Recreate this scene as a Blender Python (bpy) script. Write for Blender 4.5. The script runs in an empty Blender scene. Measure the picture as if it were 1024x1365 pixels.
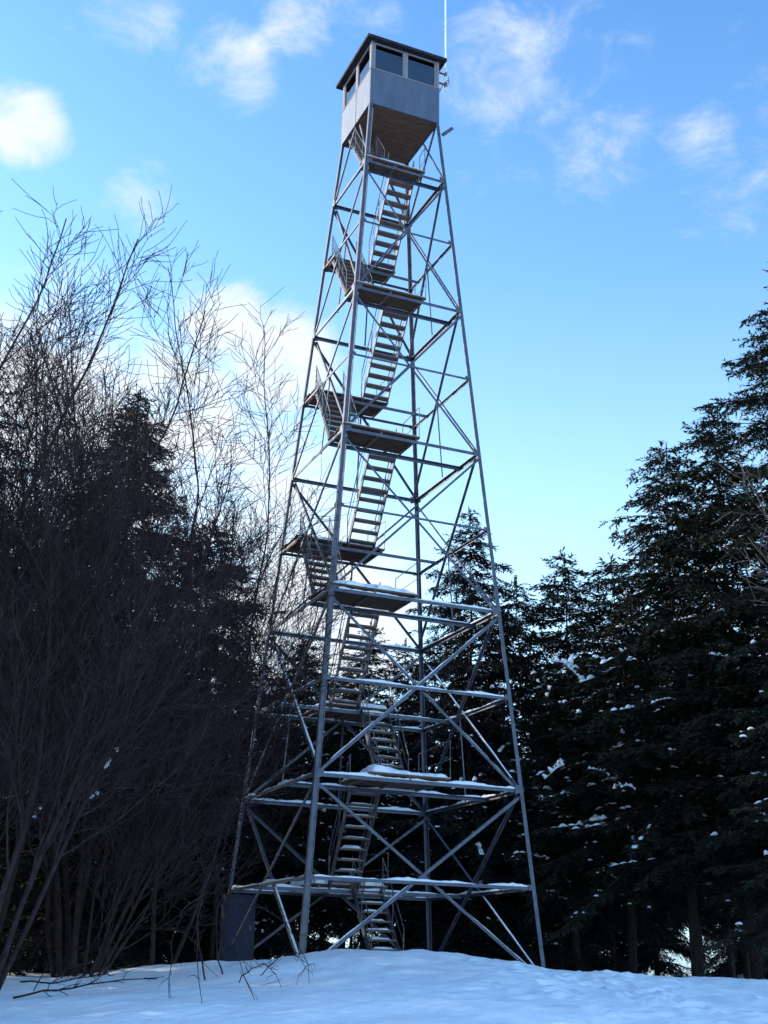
import bpy, math, random
import numpy as np
from mathutils import Vector, Matrix, noise as mnoise

# ---------------------------------------------------------------- camera, sky, sun, exposure
S = bpy.context.scene
COL = S.collection
R = math.radians

cam_d = bpy.data.cameras.new('camera')
cam = bpy.data.objects.new('camera', cam_d)
COL.objects.link(cam)
S.camera = cam
cam_d.sensor_fit = 'AUTO'
cam_d.sensor_width = 36.0
cam_d.lens = 1655.97 / 1365 * 36.0
cam_d.clip_start = 0.1
cam_d.clip_end = 4000
_yaw, _pit, _rol = R(0.085), R(20.487), R(-1.082)
_cy, _sy, _cp, _sp, _cr, _sr = (math.cos(_yaw), math.sin(_yaw), math.cos(_pit), math.sin(_pit), math.cos(_rol), math.sin(_rol))
_X = Vector((_cy, -_sy, 0)); _Y = Vector((_sy, _cy, 0)); _Z = Vector((0, 0, 1))
_F = _Y * _cp + _Z * _sp
_U = -_Y * _sp + _Z * _cp
_Rt = _X * _cr - _U * _sr
_Up = _X * _sr + _U * _cr
_m = Matrix((_Rt, _Up, -_F)).transposed().to_4x4()
_m.translation = Vector((0.006, -29.916, -0.333))
cam.matrix_world = _m

SUN_EL = 20.0
SUN_DIR = Vector((-0.95, 0.31, 0)).normalized()            # towards the sun, on the ground plane
EXPOSURE = 1.3

world = bpy.data.worlds.new('World')
S.world = world
world.use_nodes = True


def build_world():
    nt = world.node_tree
    nt.nodes.clear()
    N = nt.nodes.new
    L = nt.links.new
    out = N('ShaderNodeOutputWorld')
    bg = N('ShaderNodeBackground')
    bg.inputs['Strength'].default_value = 0.15
    L(bg.outputs[0], out.inputs[0])
    sky = N('ShaderNodeTexSky')
    sky.sky_type = 'NISHITA'
    sky.sun_disc = False
    sky.sun_elevation = R(SUN_EL)
    sky.sun_rotation = math.atan2(SUN_DIR.x, SUN_DIR.y)
    sky.air_density = 1.0
    sky.dust_density = 1.2
    sky.ozone_density = 2.2
    tint = N('ShaderNodeMix'); tint.data_type = 'RGBA'; tint.blend_type = 'MULTIPLY'
    tint.inputs[0].default_value = 1.0
    L(sky.outputs[0], tint.inputs[6])
    tc = N('ShaderNodeTexCoord')
    # cloud texture on a flat layer overhead
    sep = N('ShaderNodeSeparateXYZ'); L(tc.outputs['Generated'], sep.inputs[0])
    # the air whitens towards the horizon and deepens overhead, alike all the way round
    gr = N('ShaderNodeValToRGB')
    ge = gr.color_ramp.elements; ge.new(0.16); ge.new(0.3); ge.new(0.5)
    for e_, (p_, c_) in zip(ge, [(0.0, (.66, 1.02, 1.75, 1)), (0.16, (1.32, 1.42, 1.46, 1)), (0.32, (1.32, 1.42, 1.30, 1)), (0.52, (.78, 1.08, 1.22, 1)), (0.72, (.52, .86, 1.14, 1))]):
        e_.position = p_; e_.color = c_
    L(sep.outputs[2], gr.inputs[0]); L(gr.outputs[0], tint.inputs[7])
    zz = N('ShaderNodeMath'); zz.operation = 'MAXIMUM'; L(sep.outputs[2], zz.inputs[0]); zz.inputs[1].default_value = 0.02
    za = N('ShaderNodeMath'); za.operation = 'ADD'; L(zz.outputs[0], za.inputs[0]); za.inputs[1].default_value = 0.18
    dv = N('ShaderNodeVectorMath'); dv.operation = 'DIVIDE'
    cmb = N('ShaderNodeCombineXYZ')
    for i in range(3):
        L(za.outputs[0], cmb.inputs[i])
    L(tc.outputs['Generated'], dv.inputs[0]); L(cmb.outputs[0], dv.inputs[1])
    nz = N('ShaderNodeTexNoise'); nz.inputs['Scale'].default_value = 11.0; nz.inputs['Detail'].default_value = 9
    nz.inputs['Roughness'].default_value = 0.66; nz.inputs['Distortion'].default_value = 0.35
    L(dv.outputs[0], nz.inputs['Vector'])
    nz2 = N('ShaderNodeTexNoise'); nz2.inputs['Scale'].default_value = 1.7; nz2.inputs['Detail'].default_value = 5
    L(dv.outputs[0], nz2.inputs['Vector'])
    acc = None
    clouds = [((-0.275, 0.763, 0.586), 1.9, .66), ((-0.262, 0.771, 0.581), 1.5, .6), ((-0.19, 0.72, 0.665), 2.6, .38), ((-0.249, 0.72, 0.648), 1.6, .24),
              ((-0.119, 0.76, 0.639), 2.2, .37), ((-0.074, 0.737, 0.672), 2.0, .32), ((-0.018, 0.736, 0.676), 1.8, .29),
              ((0.11, 0.736, 0.668), 3.4, .33), ((0.101, 0.762, 0.639), 3.8, .32), ((0.153, 0.77, 0.619), 4.0, .33),
              ((0.10, 0.79, 0.60), 3.0, .22), ((0.267, 0.76, 0.593), 5.0, .31), ((-0.194, 0.805, 0.561), 2.0, .32),
              ((-0.13, 0.87, 0.476), 2.4, .66), ((-0.083, 0.888, 0.453), 2.8, .74), ((-0.262, 0.892, 0.367), 8.0, .72),
              ((-0.167, 0.897, 0.409), 4.5, .68), ((-0.064, 0.962, 0.264), 6.0, .74), ((-0.108, 0.923, 0.37), 4.5, .62),
              ((-0.75, 0.45, 0.45), 14.0, .5), ((0.8, 0.3, 0.5), 16.0, .45), ((-0.5, -0.7, 0.4), 12.0, .5),
              ((0.2, -0.75, 0.35), 8.0, .45), ((0.1, -0.3, 0.95), 9.0, .4)]
    for d, rad, amp in clouds:
        dt = N('ShaderNodeVectorMath'); dt.operation = 'DOT_PRODUCT'
        L(tc.outputs['Generated'], dt.inputs[0])
        dt.inputs[1].default_value = Vector(d).normalized()
        mr = N('ShaderNodeMapRange'); mr.interpolation_type = 'SMOOTHSTEP'
        mr.inputs[1].default_value = math.cos(R(rad * 1.35)); mr.inputs[2].default_value = math.cos(R(rad * 0.15))
        mr.inputs[3].default_value = 0; mr.inputs[4].default_value = amp
        L(dt.outputs['Value'], mr.inputs[0])
        if acc is None:
            acc = mr.outputs[0]
        else:
            a = N('ShaderNodeMath'); a.operation = 'MAXIMUM'
            L(acc, a.inputs[0]); L(mr.outputs[0], a.inputs[1]); acc = a.outputs[0]
    # bias + noise -> coverage
    s1 = N('ShaderNodeMath'); s1.operation = 'MULTIPLY_ADD'
    L(nz.outputs['Fac'], s1.inputs[0]); s1.inputs[1].default_value = 1.25; L(acc, s1.inputs[2])
    s2 = N('ShaderNodeMath'); s2.operation = 'MULTIPLY_ADD'
    L(nz2.outputs['Fac'], s2.inputs[0]); s2.inputs[1].default_value = 0.30; L(s1.outputs[0], s2.inputs[2])
    cov = N('ShaderNodeMapRange'); cov.interpolation_type = 'SMOOTHSTEP'
    cov.inputs[1].default_value = 0.95; cov.inputs[2].default_value = 1.62
    L(s2.outputs[0], cov.inputs[0])
    mix = N('ShaderNodeMix'); mix.data_type = 'RGBA'
    L(cov.outputs[0], mix.inputs[0])
    L(tint.outputs[2], mix.inputs[6])
    mix.inputs[7].default_value = (2.7, 2.85, 3.0, 1)
    L(mix.outputs[2], bg.inputs['Color'])


build_world()

sun_d = bpy.data.lights.new('sun', 'SUN')
sun_d.energy = 2.0
sun_d.angle = R(0.5)
sun_d.color = (1.0, 0.90, 0.78)
sun = bpy.data.objects.new('sun', sun_d)
COL.objects.link(sun)
_sd = Vector((SUN_DIR.x * math.cos(R(SUN_EL)), SUN_DIR.y * math.cos(R(SUN_EL)), math.sin(R(SUN_EL))))
sun.rotation_euler = _sd.to_track_quat('Z', 'Y').to_euler()

S.view_settings.view_transform = 'Standard'
S.view_settings.look = 'None'
S.view_settings.gamma = 1
S.view_settings.use_curve_mapping = False
S.view_settings.exposure = EXPOSURE

# ---------------------------------------------------------------- helpers
rng = np.random.default_rng(7)


def link(o, parent=None):
    COL.objects.link(o)
    if parent is not None:
        o.parent = parent
    return o


def tag(o, label=None, cat=None, group=None, kind=None):
    if label: o['label'] = label
    if cat: o['category'] = cat
    if group: o['group'] = group
    if kind: o['kind'] = kind
    return o


def empty(name, loc, rz=0.0):
    o = bpy.data.objects.new(name, None)
    o.empty_display_size = 0.3
    o.location = loc
    o.rotation_euler = (0, 0, rz)
    return link(o)


class MB:
    """collects faces of ONE mesh"""
    def __init__(self):
        self.v = []; self.f = []

    def add(self, vs, fs):
        n = len(self.v)
        self.v.extend([tuple(a) for a in vs])
        self.f.extend([tuple(i + n for i in f) for f in fs])

    def box(self, lo, hi):
        x0, y0, z0 = lo; x1, y1, z1 = hi
        self.add([(x0, y0, z0), (x1, y0, z0), (x1, y1, z0), (x0, y1, z0), (x0, y0, z1), (x1, y0, z1), (x1, y1, z1), (x0, y1, z1)],
                 [(0, 3, 2, 1), (4, 5, 6, 7), (0, 1, 5, 4), (1, 2, 6, 5), (2, 3, 7, 6), (3, 0, 4, 7)])

    def obox(self, c, ax, ay, az):
        c = Vector(c); vs = []
        for sz in (-1, 1):
            for sx, sy in ((-1, -1), (1, -1), (1, 1), (-1, 1)):
                vs.append(c + ax * sx + ay * sy + az * sz)
        self.add(vs, [(0, 3, 2, 1), (4, 5, 6, 7), (0, 1, 5, 4), (1, 2, 6, 5), (2, 3, 7, 6), (3, 0, 4, 7)])

    def angle(self, p0, p1, a, b, s, t=0.012):
        """rolled steel L section from p0 to p1, its legs along a and b"""
        p0 = Vector(p0); p1 = Vector(p1); d = (p1 - p0).normalized()
        a = Vector(a); a = (a - d * a.dot(d)).normalized()
        b = Vector(b); b = b - d * b.dot(d); b = (b - a * b.dot(a)).normalized()
        pr = [Vector((0, 0, 0)), a * s, a * s + b * t, a * t + b * t, a * t + b * s, b * s]
        vs = [p0 + q for q in pr] + [p1 + q for q in pr]
        fs = [(i, (i + 1) % 6, 6 + (i + 1) % 6, 6 + i) for i in range(6)]
        fs += [(5, 4, 3, 2, 1, 0), (6, 7, 8, 9, 10, 11)]
        self.add(vs, fs)

    def tube(self, pts, radii, sides=6, cap=True):
        pts = [Vector(p) for p in pts]
        n = len(pts)
        if not hasattr(radii, '__len__'): radii = [radii] * n
        ref = Vector((0.31, 0.17, 0.93))
        vs = []
        for i, p in enumerate(pts):
            d = (pts[min(i + 1, n - 1)] - pts[max(i - 1, 0)])
            d = d.normalized() if d.length > 1e-9 else Vector((0, 0, 1))
            if abs(d.dot(ref)) > 0.95: ref = Vector((0.9, 0.3, 0.1))
            x = (ref - d * ref.dot(d)).normalized(); y = d.cross(x)
            for k in range(sides):
                an = 2 * math.pi * k / sides
                vs.append(p + (x * math.cos(an) + y * math.sin(an)) * radii[i])
        fs = []
        for i in range(n - 1):
            for k in range(sides):
                k2 = (k + 1) % sides
                fs.append((i * sides + k, i * sides + k2, (i + 1) * sides + k2, (i + 1) * sides + k))
        if cap:
            fs.append(tuple(range(sides))[::-1]); fs.append(tuple((n - 1) * sides + k for k in range(sides)))
        self.add(vs, fs)

    def mesh(self, name, m, smooth=False):
        me = bpy.data.meshes.new(name)
        me.from_pydata(self.v, [], self.f)
        if m is not None: me.materials.append(m)
        if smooth:
            me.polygons.foreach_set('use_smooth', [True] * len(me.polygons))
        me.update()
        return me

    def build(self, name, m, parent=None, smooth=False):
        return link(bpy.data.objects.new(name, self.mesh(name, m, smooth)), parent)


def np_mesh(name, V, F, m, smooth=False, mats=None, mat_idx=None):
    """fast mesh from numpy arrays, all faces with the same number of corners"""
    me = bpy.data.meshes.new(name)
    k = F.shape[1]
    me.vertices.add(len(V)); me.vertices.foreach_set('co', V.astype(np.float32).ravel())
    me.loops.add(F.size); me.loops.foreach_set('vertex_index', F.astype(np.int32).ravel())
    me.polygons.add(len(F)); me.polygons.foreach_set('loop_start', np.arange(0, F.size, k, dtype=np.int32))
    if smooth: me.polygons.foreach_set('use_smooth', np.ones(len(F), dtype=bool))
    me.materials.append(m)
    me.update(calc_edges=True)
    me.validate()
    return me


# ---------------------------------------------------------------- materials
def mat(name, build):
    m = bpy.data.materials.new(name)
    m.use_nodes = True
    nt = m.node_tree
    p = nt.nodes['Principled BSDF']
    build(nt, p)
    return m


def noise_ramp(nt, scale, stops, detail=6, rough=0.6, coord='Object', stretch=None):
    N = nt.nodes.new; L = nt.links.new
    tc = N('ShaderNodeTexCoord')
    src = tc.outputs[coord]
    if stretch:
        mp = N('ShaderNodeMapping'); mp.inputs['Scale'].default_value = stretch
        L(src, mp.inputs[0]); src = mp.outputs[0]
    nz = N('ShaderNodeTexNoise'); nz.inputs['Scale'].default_value = scale; nz.inputs['Detail'].default_value = detail
    nz.inputs['Roughness'].default_value = rough
    L(src, nz.inputs['Vector'])
    rp = N('ShaderNodeValToRGB')
    el = rp.color_ramp.elements
    while len(el) < len(stops): el.new(0.5)
    for e, (pos, c) in zip(el, stops):
        e.position = pos; e.color = (*c, 1)
    L(nz.outputs['Fac'], rp.inputs[0])
    return nz, rp, src


def add_bump(nt, p, scale, strength, dist, src=None, detail=5):
    N = nt.nodes.new; L = nt.links.new
    if src is None:
        src = N('ShaderNodeTexCoord').outputs['Object']
    nz = N('ShaderNodeTexNoise'); nz.inputs['Scale'].default_value = scale; nz.inputs['Detail'].default_value = detail
    L(src, nz.inputs['Vector'])
    b = N('ShaderNodeBump'); b.inputs['Strength'].default_value = strength; b.inputs['Distance'].default_value = dist
    L(nz.outputs['Fac'], b.inputs['Height']); L(b.outputs[0], p.inputs['Normal'])


def simple(name, stops, scale=4, rough=0.7, metal=0.0, bump=None, stretch=None, spec=0.4):
    def f(nt, p):
        nz, rp, src = noise_ramp(nt, scale, stops, stretch=stretch)
        nt.links.new(rp.outputs[0], p.inputs['Base Color'])
        p.inputs['Roughness'].default_value = rough
        p.inputs['Metallic'].default_value = metal
        p.inputs['Specular IOR Level'].default_value = spec
        if bump: add_bump(nt, p, bump[0], bump[1], bump[2], src)
    return mat(name, f)


M_STEEL = simple('galvanised_steel', [(0.22, (.062, .046, .045)), (0.40, (.068, .072, .095)), (0.75, (.115, .122, .155))], 5, .5, .45, (60, .15, .004))
M_RAIL = simple('rail_steel', [(0.3, (.07, .065, .07)), (0.7, (.15, .15, .17))], 6, .5, .4)
M_RUST = simple('rusty_steel', [(0.3, (.10, .07, .06)), (0.7, (.22, .17, .15))], 8, .7, .2)
M_REDRUST = simple('red_rust', [(0.3, (.16, .035, .02)), (0.7, (.30, .07, .04))], 8, .8)
M_PANEL = simple('sheet_metal', [(0.25, (.06, .075, .11)), (0.5, (.09, .108, .150)), (0.8, (.125, .145, .185))], 4.5, .55, .25, (14, .12, .01), (1, 1, .22))
M_CABINET = simple('dull_grey_paint', [(0.3, (.030, .032, .052)), (0.7, (.055, .058, .085))], 3, .9, 0, None, None, .1)
M_WOOD = simple('weathered_plank', [(0.2, (.042, .026, .018)), (0.5, (.105, .062, .042)), (0.8, (.185, .115, .08))], 3, .85, 0, (40, .4, .006), (1, 9, 9), .2)
M_TREAD = simple('worn_tread', [(0.2, (.07, .05, .045)), (0.5, (.145, .108, .092)), (0.8, (.25, .20, .18))], 4, .85, 0, (40, .4, .006), (1, 9, 9), .2)
M_ROOF = simple('dark_roofing', [(0.3, (.012, .012, .015)), (0.7, (.035, .033, .036))], 6, .9, 0, (60, .4, .005), None, .2)
M_FRAME = simple('pale_painted_wood', [(0.25, (.13, .115, .125)), (0.7, (.27, .25, .265))], 9, .75, 0, None, (6, 6, 1), .3)
M_CEIL = simple('dark_stained_boards', [(0.3, (.030, .024, .030)), (0.7, (.055, .045, .05))], 5, .8, 0, None, None, .2)
M_WHITE = simple('white_fibreglass', [(0.3, (.70, .72, .74)), (0.7, (.82, .83, .84))], 5, .4)
M_BARK = simple('conifer_bark', [(0.3, (.022, .017, .016)), (0.7, (.06, .047, .042))], 7, .95, 0, (25, .8, .02), (3, 3, .5), .1)
M_TWIG = simple('bare_bark', [(0.25, (.018, .011, .012)), (0.5, (.034, .021, .021)), (0.8, (.066, .044, .042))], 5, .9, 0, None, None, .15)
M_TWIG2 = simple('pale_bare_bark', [(0.25, (.06, .05, .048)), (0.75, (.15, .13, .125))], 5, .9, 0, None, None, .15)


def _foliage(stops):
    def f(nt, p):
        nz, rp, src = noise_ramp(nt, 1.4, stops, detail=8, rough=.75)
        nt.links.new(rp.outputs[0], p.inputs['Base Color'])
        p.inputs['Roughness'].default_value = .75
        p.inputs['Specular IOR Level'].default_value = .15
    return f


M_NEEDLE = mat('hemlock_needles', _foliage([(0.3, (.010, .013, .009)), (0.5, (.020, .025, .016)), (0.72, (.042, .044, .028))]))
M_NEEDLE2 = mat('spruce_needles', _foliage([(0.3, (.010, .010, .011)), (0.5, (.020, .020, .019)), (0.72, (.038, .036, .034))]))


def _snow(nt, p):
    nz, rp, src = noise_ramp(nt, .6, [(0.3, (.80, .83, .88)), (0.7, (.88, .90, .93))])
    nt.links.new(rp.outputs[0], p.inputs['Base Color'])
    p.inputs['Roughness'].default_value = .75
    p.inputs['Specular IOR Level'].default_value = .25
    add_bump(nt, p, 7, .6, .05, src, 10)


M_SNOW = mat('snow', _snow)


def _glass():
    m = bpy.data.materials.new('window_glass')
    m.use_nodes = True
    nt = m.node_tree; nt.nodes.clear()
    N = nt.nodes.new; L = nt.links.new
    o = N('ShaderNodeOutputMaterial'); mx = N('ShaderNodeMixShader'); tr = N('ShaderNodeBsdfTransparent'); gl = N('ShaderNodeBsdfGlossy')
    fr = N('ShaderNodeFresnel'); fr.inputs[0].default_value = 2.2
    tr.inputs[0].default_value = (.26, .29, .50, 1); gl.inputs['Roughness'].default_value = .02
    gl.inputs[0].default_value = (.9, .9, .95, 1)
    L(fr.outputs[0], mx.inputs[0]); L(tr.outputs[0], mx.inputs[1]); L(gl.outputs[0], mx.inputs[2]); L(mx.outputs[0], o.inputs[0])
    return m


M_GLASS = _glass()

# ---------------------------------------------------------------- ground: one snow sheet to the horizon
CX = np.array([-60, -14, -10, -7.27, -5.81, -4.36, -2.9, -1.88, -0.85, -0.41, 0.62, 1.8, 2.69, 3.42, 4.45, 5.18, 5.91, 6.79, 7.73, 12, 60])
CZ = np.array([-.6, -.58, -.52, -0.48, -0.42, -0.27, -0.15, -0.03, 0.11, 0.14, 0.09, 0.07, 0.0, -0.15, -0.2, -0.21, -0.27, -0.3, -0.32, -.4, -.5])


def ground_z(x, y):
    x = np.asarray(x, float); y = np.asarray(y, float)
    hc = sum(np.interp(x + o, CX, CZ) for o in (-.25, 0, .25)) / 3
    t = np.clip(y + 4, -30, 9)
    f = np.clip((y + 4) / 12, 0, 1); f = f * f * (3 - 2 * f)
    hc = hc * (1 - f) + (-.12) * f
    b = np.clip((-y - 6) / 14, 0, 1)
    hc = hc * (1 - b) + b * (-.12)
    z = hc + .02 * t - .06 * np.sqrt(t * t + 1) + .06
    return z


def build_ground():
    def axis(lo, hi, st, far):
        core = np.arange(lo, hi + 1e-6, st)
        g = st * 1.12 ** np.arange(1, 80); g = np.cumsum(g)
        g = np.append(g[g < far], far)
        return np.concatenate([(lo - g)[::-1], core, hi + g])
    xs = axis(-9, 10, .075, 900); ys = axis(-17, -2, .075, 900)
    X, Y = np.meshgrid(xs, ys)
    Z = ground_z(X, Y)
    # lumps, wind crust and old tracks pressed into the snow
    rr = np.random.default_rng(3)
    near = np.exp(-((X / 16) ** 4)) * np.exp(-(((Y + 9) / 14) ** 4))
    for wl, amp, n in ((4.0, .030, 14), (1.6, .012, 18), (.7, .0055, 22), (.32, .0035, 24)):
        for _ in range(n):
            a = rr.uniform(0, math.pi * 2); k = 2 * math.pi / (wl * rr.uniform(.7, 1.4)); ph = rr.uniform(0, 7)
            Z += near * amp / math.sqrt(n) * 1.6 * np.sin(k * (X * math.cos(a) + Y * math.sin(a)) + ph)

    def dent(px, py, r, dep, asp=1.0, an=0.0):
        u = (X - px) * math.cos(an) + (Y - py) * math.sin(an); v = -(X - px) * math.sin(an) + (Y - py) * math.cos(an)
        q = (u / (r * asp)) ** 2 + (v / r) ** 2
        return -dep * np.exp(-q * 1.2) + .35 * dep * np.exp(-((np.sqrt(q) - 1.5) ** 2) * 4)
    # a trodden track that climbs to the tower on the right, two lines of prints
    for (ax, ay, bx, by, n) in ((5.0, -13.0, 4.0, -4.6, 17), (4.4, -12.0, 2.9, -4.4, 15), (3.2, -14.5, 2.2, -5.0, 13)):
        for i in range(n):
            t = i / (n - 1)
            px = ax + (bx - ax) * t + rr.normal(0, .08) + (.13 if i % 2 else -.13); py = ay + (by - ay) * t + rr.normal(0, .08)
            Z += dent(px, py, .14, rr.uniform(.06, .12), 1.7, math.atan2(by - ay, bx - ax))
    for q in ((-1.46, -3.66), (3.67, -1.45), (1.46, 3.66), (-3.67, 1.45)):
        Z += dent(q[0], q[1], .22, .12)
    for _ in range(170):
        px = rr.normal(3.9, 1.3); py = rr.uniform(-14, -4.3)
        Z += dent(px, py, rr.uniform(.06, .16), rr.uniform(.025, .075), rr.uniform(1, 2.2), rr.uniform(0, 3))
    for _ in range(90):
        px = rr.uniform(-6, 7); py = rr.uniform(-15, -4.5)
        Z += dent(px, py, rr.uniform(.08, .3), rr.uniform(.008, .03), rr.uniform(1, 2), rr.uniform(0, 3))
    ny, nx = X.shape
    V = np.stack([X, Y, Z], -1).reshape(-1, 3)
    i = np.arange(ny - 1)[:, None] * nx + np.arange(nx - 1)[None, :]
    Fq = np.stack([i, i + 1, i + 1 + nx, i + nx], -1).reshape(-1, 4)
    o = link(bpy.data.objects.new('ground', np_mesh('ground', V, Fq, M_SNOW, True)))
    tag(o, 'snow covered clearing rising to a rounded bank under the tower', kind='structure')


build_ground()


def gz(x, y): return float(ground_z(x, y))


# ---------------------------------------------------------------- the fire lookout tower
TH = R(23.392)
K = 0.07726416
ZC0 = 22.613
LV = {'G': -0.35, 'S1': 1.566, 'M1': 3.698, 'S2': 5.822, 'M2': 7.934, 'S3': 10.041, 'M3': 12.12, 'S4': 14.26, 'M4': 16.31, 'S5': 18.44, 'M5': 20.505, 'C': 22.56}
ORDER = ['G', 'S1', 'M1', 'S2', 'M2', 'S3', 'M3', 'S4', 'M4', 'S5', 'M5', 'C']
tower = empty('fire_tower', (0, 0, 0), TH)
tag(tower, 'tall grey steel lattice fire lookout tower with a cabin on top and zigzag stairs inside', 'lookout tower')


def hw(z): return 1.067 + K * (ZC0 - z)


SG = [(-1, -1), (1, -1), (1, 1), (-1, 1)]


def corner(i, z, inset=0.0):
    w = hw(z) - inset
    return Vector((SG[i % 4][0] * w, SG[i % 4][1] * w, z))


FACE_IN = [Vector((0, 1, 0)), Vector((-1, 0, 0)), Vector((0, -1, 0)), Vector((1, 0, 0))]


def snow_strip(p0, p1, wid, hgt, seed, gap=0.0):
    """lumpy ridge of snow lying along a bar"""
    r = np.random.default_rng(seed)
    p0 = Vector(p0); p1 = Vector(p1); Lh = (p1 - p0).length
    d = (p1 - p0).normalized(); side = d.cross(Vector((0, 0, 1))).normalized()
    up = side.cross(d).normalized()
    n = max(4, int(Lh / .11)); b = MB()
    prof = [(-.5, -.05), (-.52, .35), (-.28, .85), (0.05, 1.0), (.32, .8), (.52, .3), (.5, -.05)]
    k = len(prof); vs = []; fs = []
    ph = r.uniform(0, 9); ph2 = r.uniform(0, 9)
    for i in range(n + 1):
        t = i / n
        e = min(1, min(t, 1 - t) * n / 1.5 + .15)
        s = t * Lh
        h = hgt * e * max(.06, .75 + .35 * math.sin(s * 2.3 + ph) + .3 * math.sin(s * 5.1 + ph2) + r.normal(0, .13) - gap)
        w = wid * (.9 + .12 * math.sin(s * 3.7 + ph2) + r.normal(0, .04))
        c = p0 + d * s
        for a, q in prof: vs.append(c + side * (a * w) + up * (q * h))
    for i in range(n):
        for j in range(k):
            fs.append((i * k + j, i * k + (j + 1) % k, (i + 1) * k + (j + 1) % k, (i + 1) * k + j))
    fs.append(tuple(range(k))[::-1]); fs.append(tuple(n * k + j for j in range(k)))
    b.add(vs, fs)
    return b


def snow_slab(x0, x1, y0, y1, z, th, seed, edge=.14, st=.09):
    """drift lying on a deck, rounded at its rim"""
    nx = max(4, int((x1 - x0) / st)); ny = max(3, int((y1 - y0) / st)); b = MB(); vs = []; fs = []
    for j in range(ny + 1):
        for i in range(nx + 1):
            x = x0 + (x1 - x0) * i / nx; y = y0 + (y1 - y0) * j / ny
            dd = min(x - x0, x1 - x, y - y0, y1 - y)
            e = min(1, dd / edge); e = math.sqrt(max(0, 1 - (1 - e) ** 2))
            nn = mnoise.noise(Vector((x * 2.1 + seed, y * 2.1, seed * 1.7))) * .55 + mnoise.noise(Vector((x * 6 + seed, y * 6, seed))) * .25
            h = th * max(.12, .85 + nn) * (e * .92 + .08)
            vs.append((x + mnoise.noise(Vector((x * 4, y * 4, seed))) * .02, y + mnoise.noise(Vector((x * 4, y * 4, seed + 9))) * .02, z + h))
    top = len(vs)
    for j in range(ny):
        for i in range(nx):
            a = j * (nx + 1) + i
            fs.append((a, a + 1, a + nx + 2, a + nx + 1))
    vs += [(x0, y0, z), (x1, y0, z), (x1, y1, z), (x0, y1, z)]
    fs.append((top + 3, top + 2, top + 1, top))
    rim = [i for i in range(nx + 1)], [j * (nx + 1) + nx for j in range(ny + 1)], [ny * (nx + 1) + nx - i for i in range(nx + 1)], [(ny - j) * (nx + 1) for j in range(ny + 1)]
    for s in range(4):
        rr = rim[s]
        for a, c in zip(rr, rr[1:]):
            fs.append((c, a, top + s))
        fs.append((rr[-1], top + s, top + (s + 1) % 4))
    b.add(vs, fs)
    return b


# legs: heavy angles, corner outwards, with a gusset plate at every joint
GUS = {}
for i in range(4):
    sx, sy = SG[i]
    b = MB()
    b.angle(corner(i, -.45), corner(i, ZC0 - .01), (-sx, 0, 0), (0, -sy, 0), .095, .012)
    leg = b.build('leg', M_STEEL, tower)
    for l in ORDER[1:-1]:
        z = LV[l]
        for ax in (0, 1):
            c = corner(i, z) + (Vector((-sx * .13, sy * .004, -.01)) if ax == 0 else Vector((sx * .004, -sy * .13, -.01)))
            big = .11 if l[0] == 'M' else .065
            key = (ax, big, sx if ax == 0 else sy)
            if key not in GUS:
                g = MB()
                if ax == 0: g.add([(-big * .7, -.004, -big), (big * .7, -.004, -big * .55), (big * .7, -.004, big * .55), (-big * .7, -.004, big),
                                   (-big * .7, .004, -big), (big * .7, .004, -big * .55), (big * .7, .004, big * .55), (-big * .7, .004, big)],
                                  [(0, 1, 2, 3), (7, 6, 5, 4), (0, 4, 5, 1), (1, 5, 6, 2), (2, 6, 7, 3), (3, 7, 4, 0)])
                else: g.add([(-.004, -big * .7, -big), (-.004, big * .7, -big * .55), (-.004, big * .7, big * .55), (-.004, -big * .7, big),
                             (.004, -big * .7, -big), (.004, big * .7, -big * .55), (.004, big * .7, big * .55), (.004, -big * .7, big)],
                            [(0, 1, 2, 3), (7, 6, 5, 4), (0, 4, 5, 1), (1, 5, 6, 2), (2, 6, 7, 3), (3, 7, 4, 0)])
                GUS[key] = g.mesh('gusset_plate', M_STEEL)
            o = link(bpy.data.objects.new('gusset_plate', GUS[key]), leg)
            o.location = c

# horizontal girts on the four faces at every level
SNOWY = {'S1': .055, 'M1': .065, 'S2': .05, 'M2': .05}
sd = 100
for l in ORDER[1:-1]:
    z = LV[l]
    for i in range(4):
        inn = FACE_IN[i]
        p0 = corner(i, z) + inn * .017; p1 = corner(i + 1, z) + inn * .017
        d = (p1 - p0).normalized()
        b = MB(); b.angle(p0 + d * .02, p1 - d * .02, (0, 0, -1), inn, .080 if l[0] == 'M' else (.068 if z < 9 else .055), .010)
        g = b.build('girt', M_STEEL, tower)
        sd += 1
        if l in SNOWY:
            snow_strip(p0 + d * .1 + inn * .04, p1 - d * .1 + inn * .04, .085, SNOWY[l], sd).build('snow', M_SNOW, g, True)
        elif l == 'S3' and i in (1, 2) or l == 'M3' and i == 2:
            snow_strip(p0 + d * .1 + inn * .04, p1 - d * .1 + inn * .04, .07, .02, sd, .3).build('snow', M_SNOW, g, True)

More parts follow.
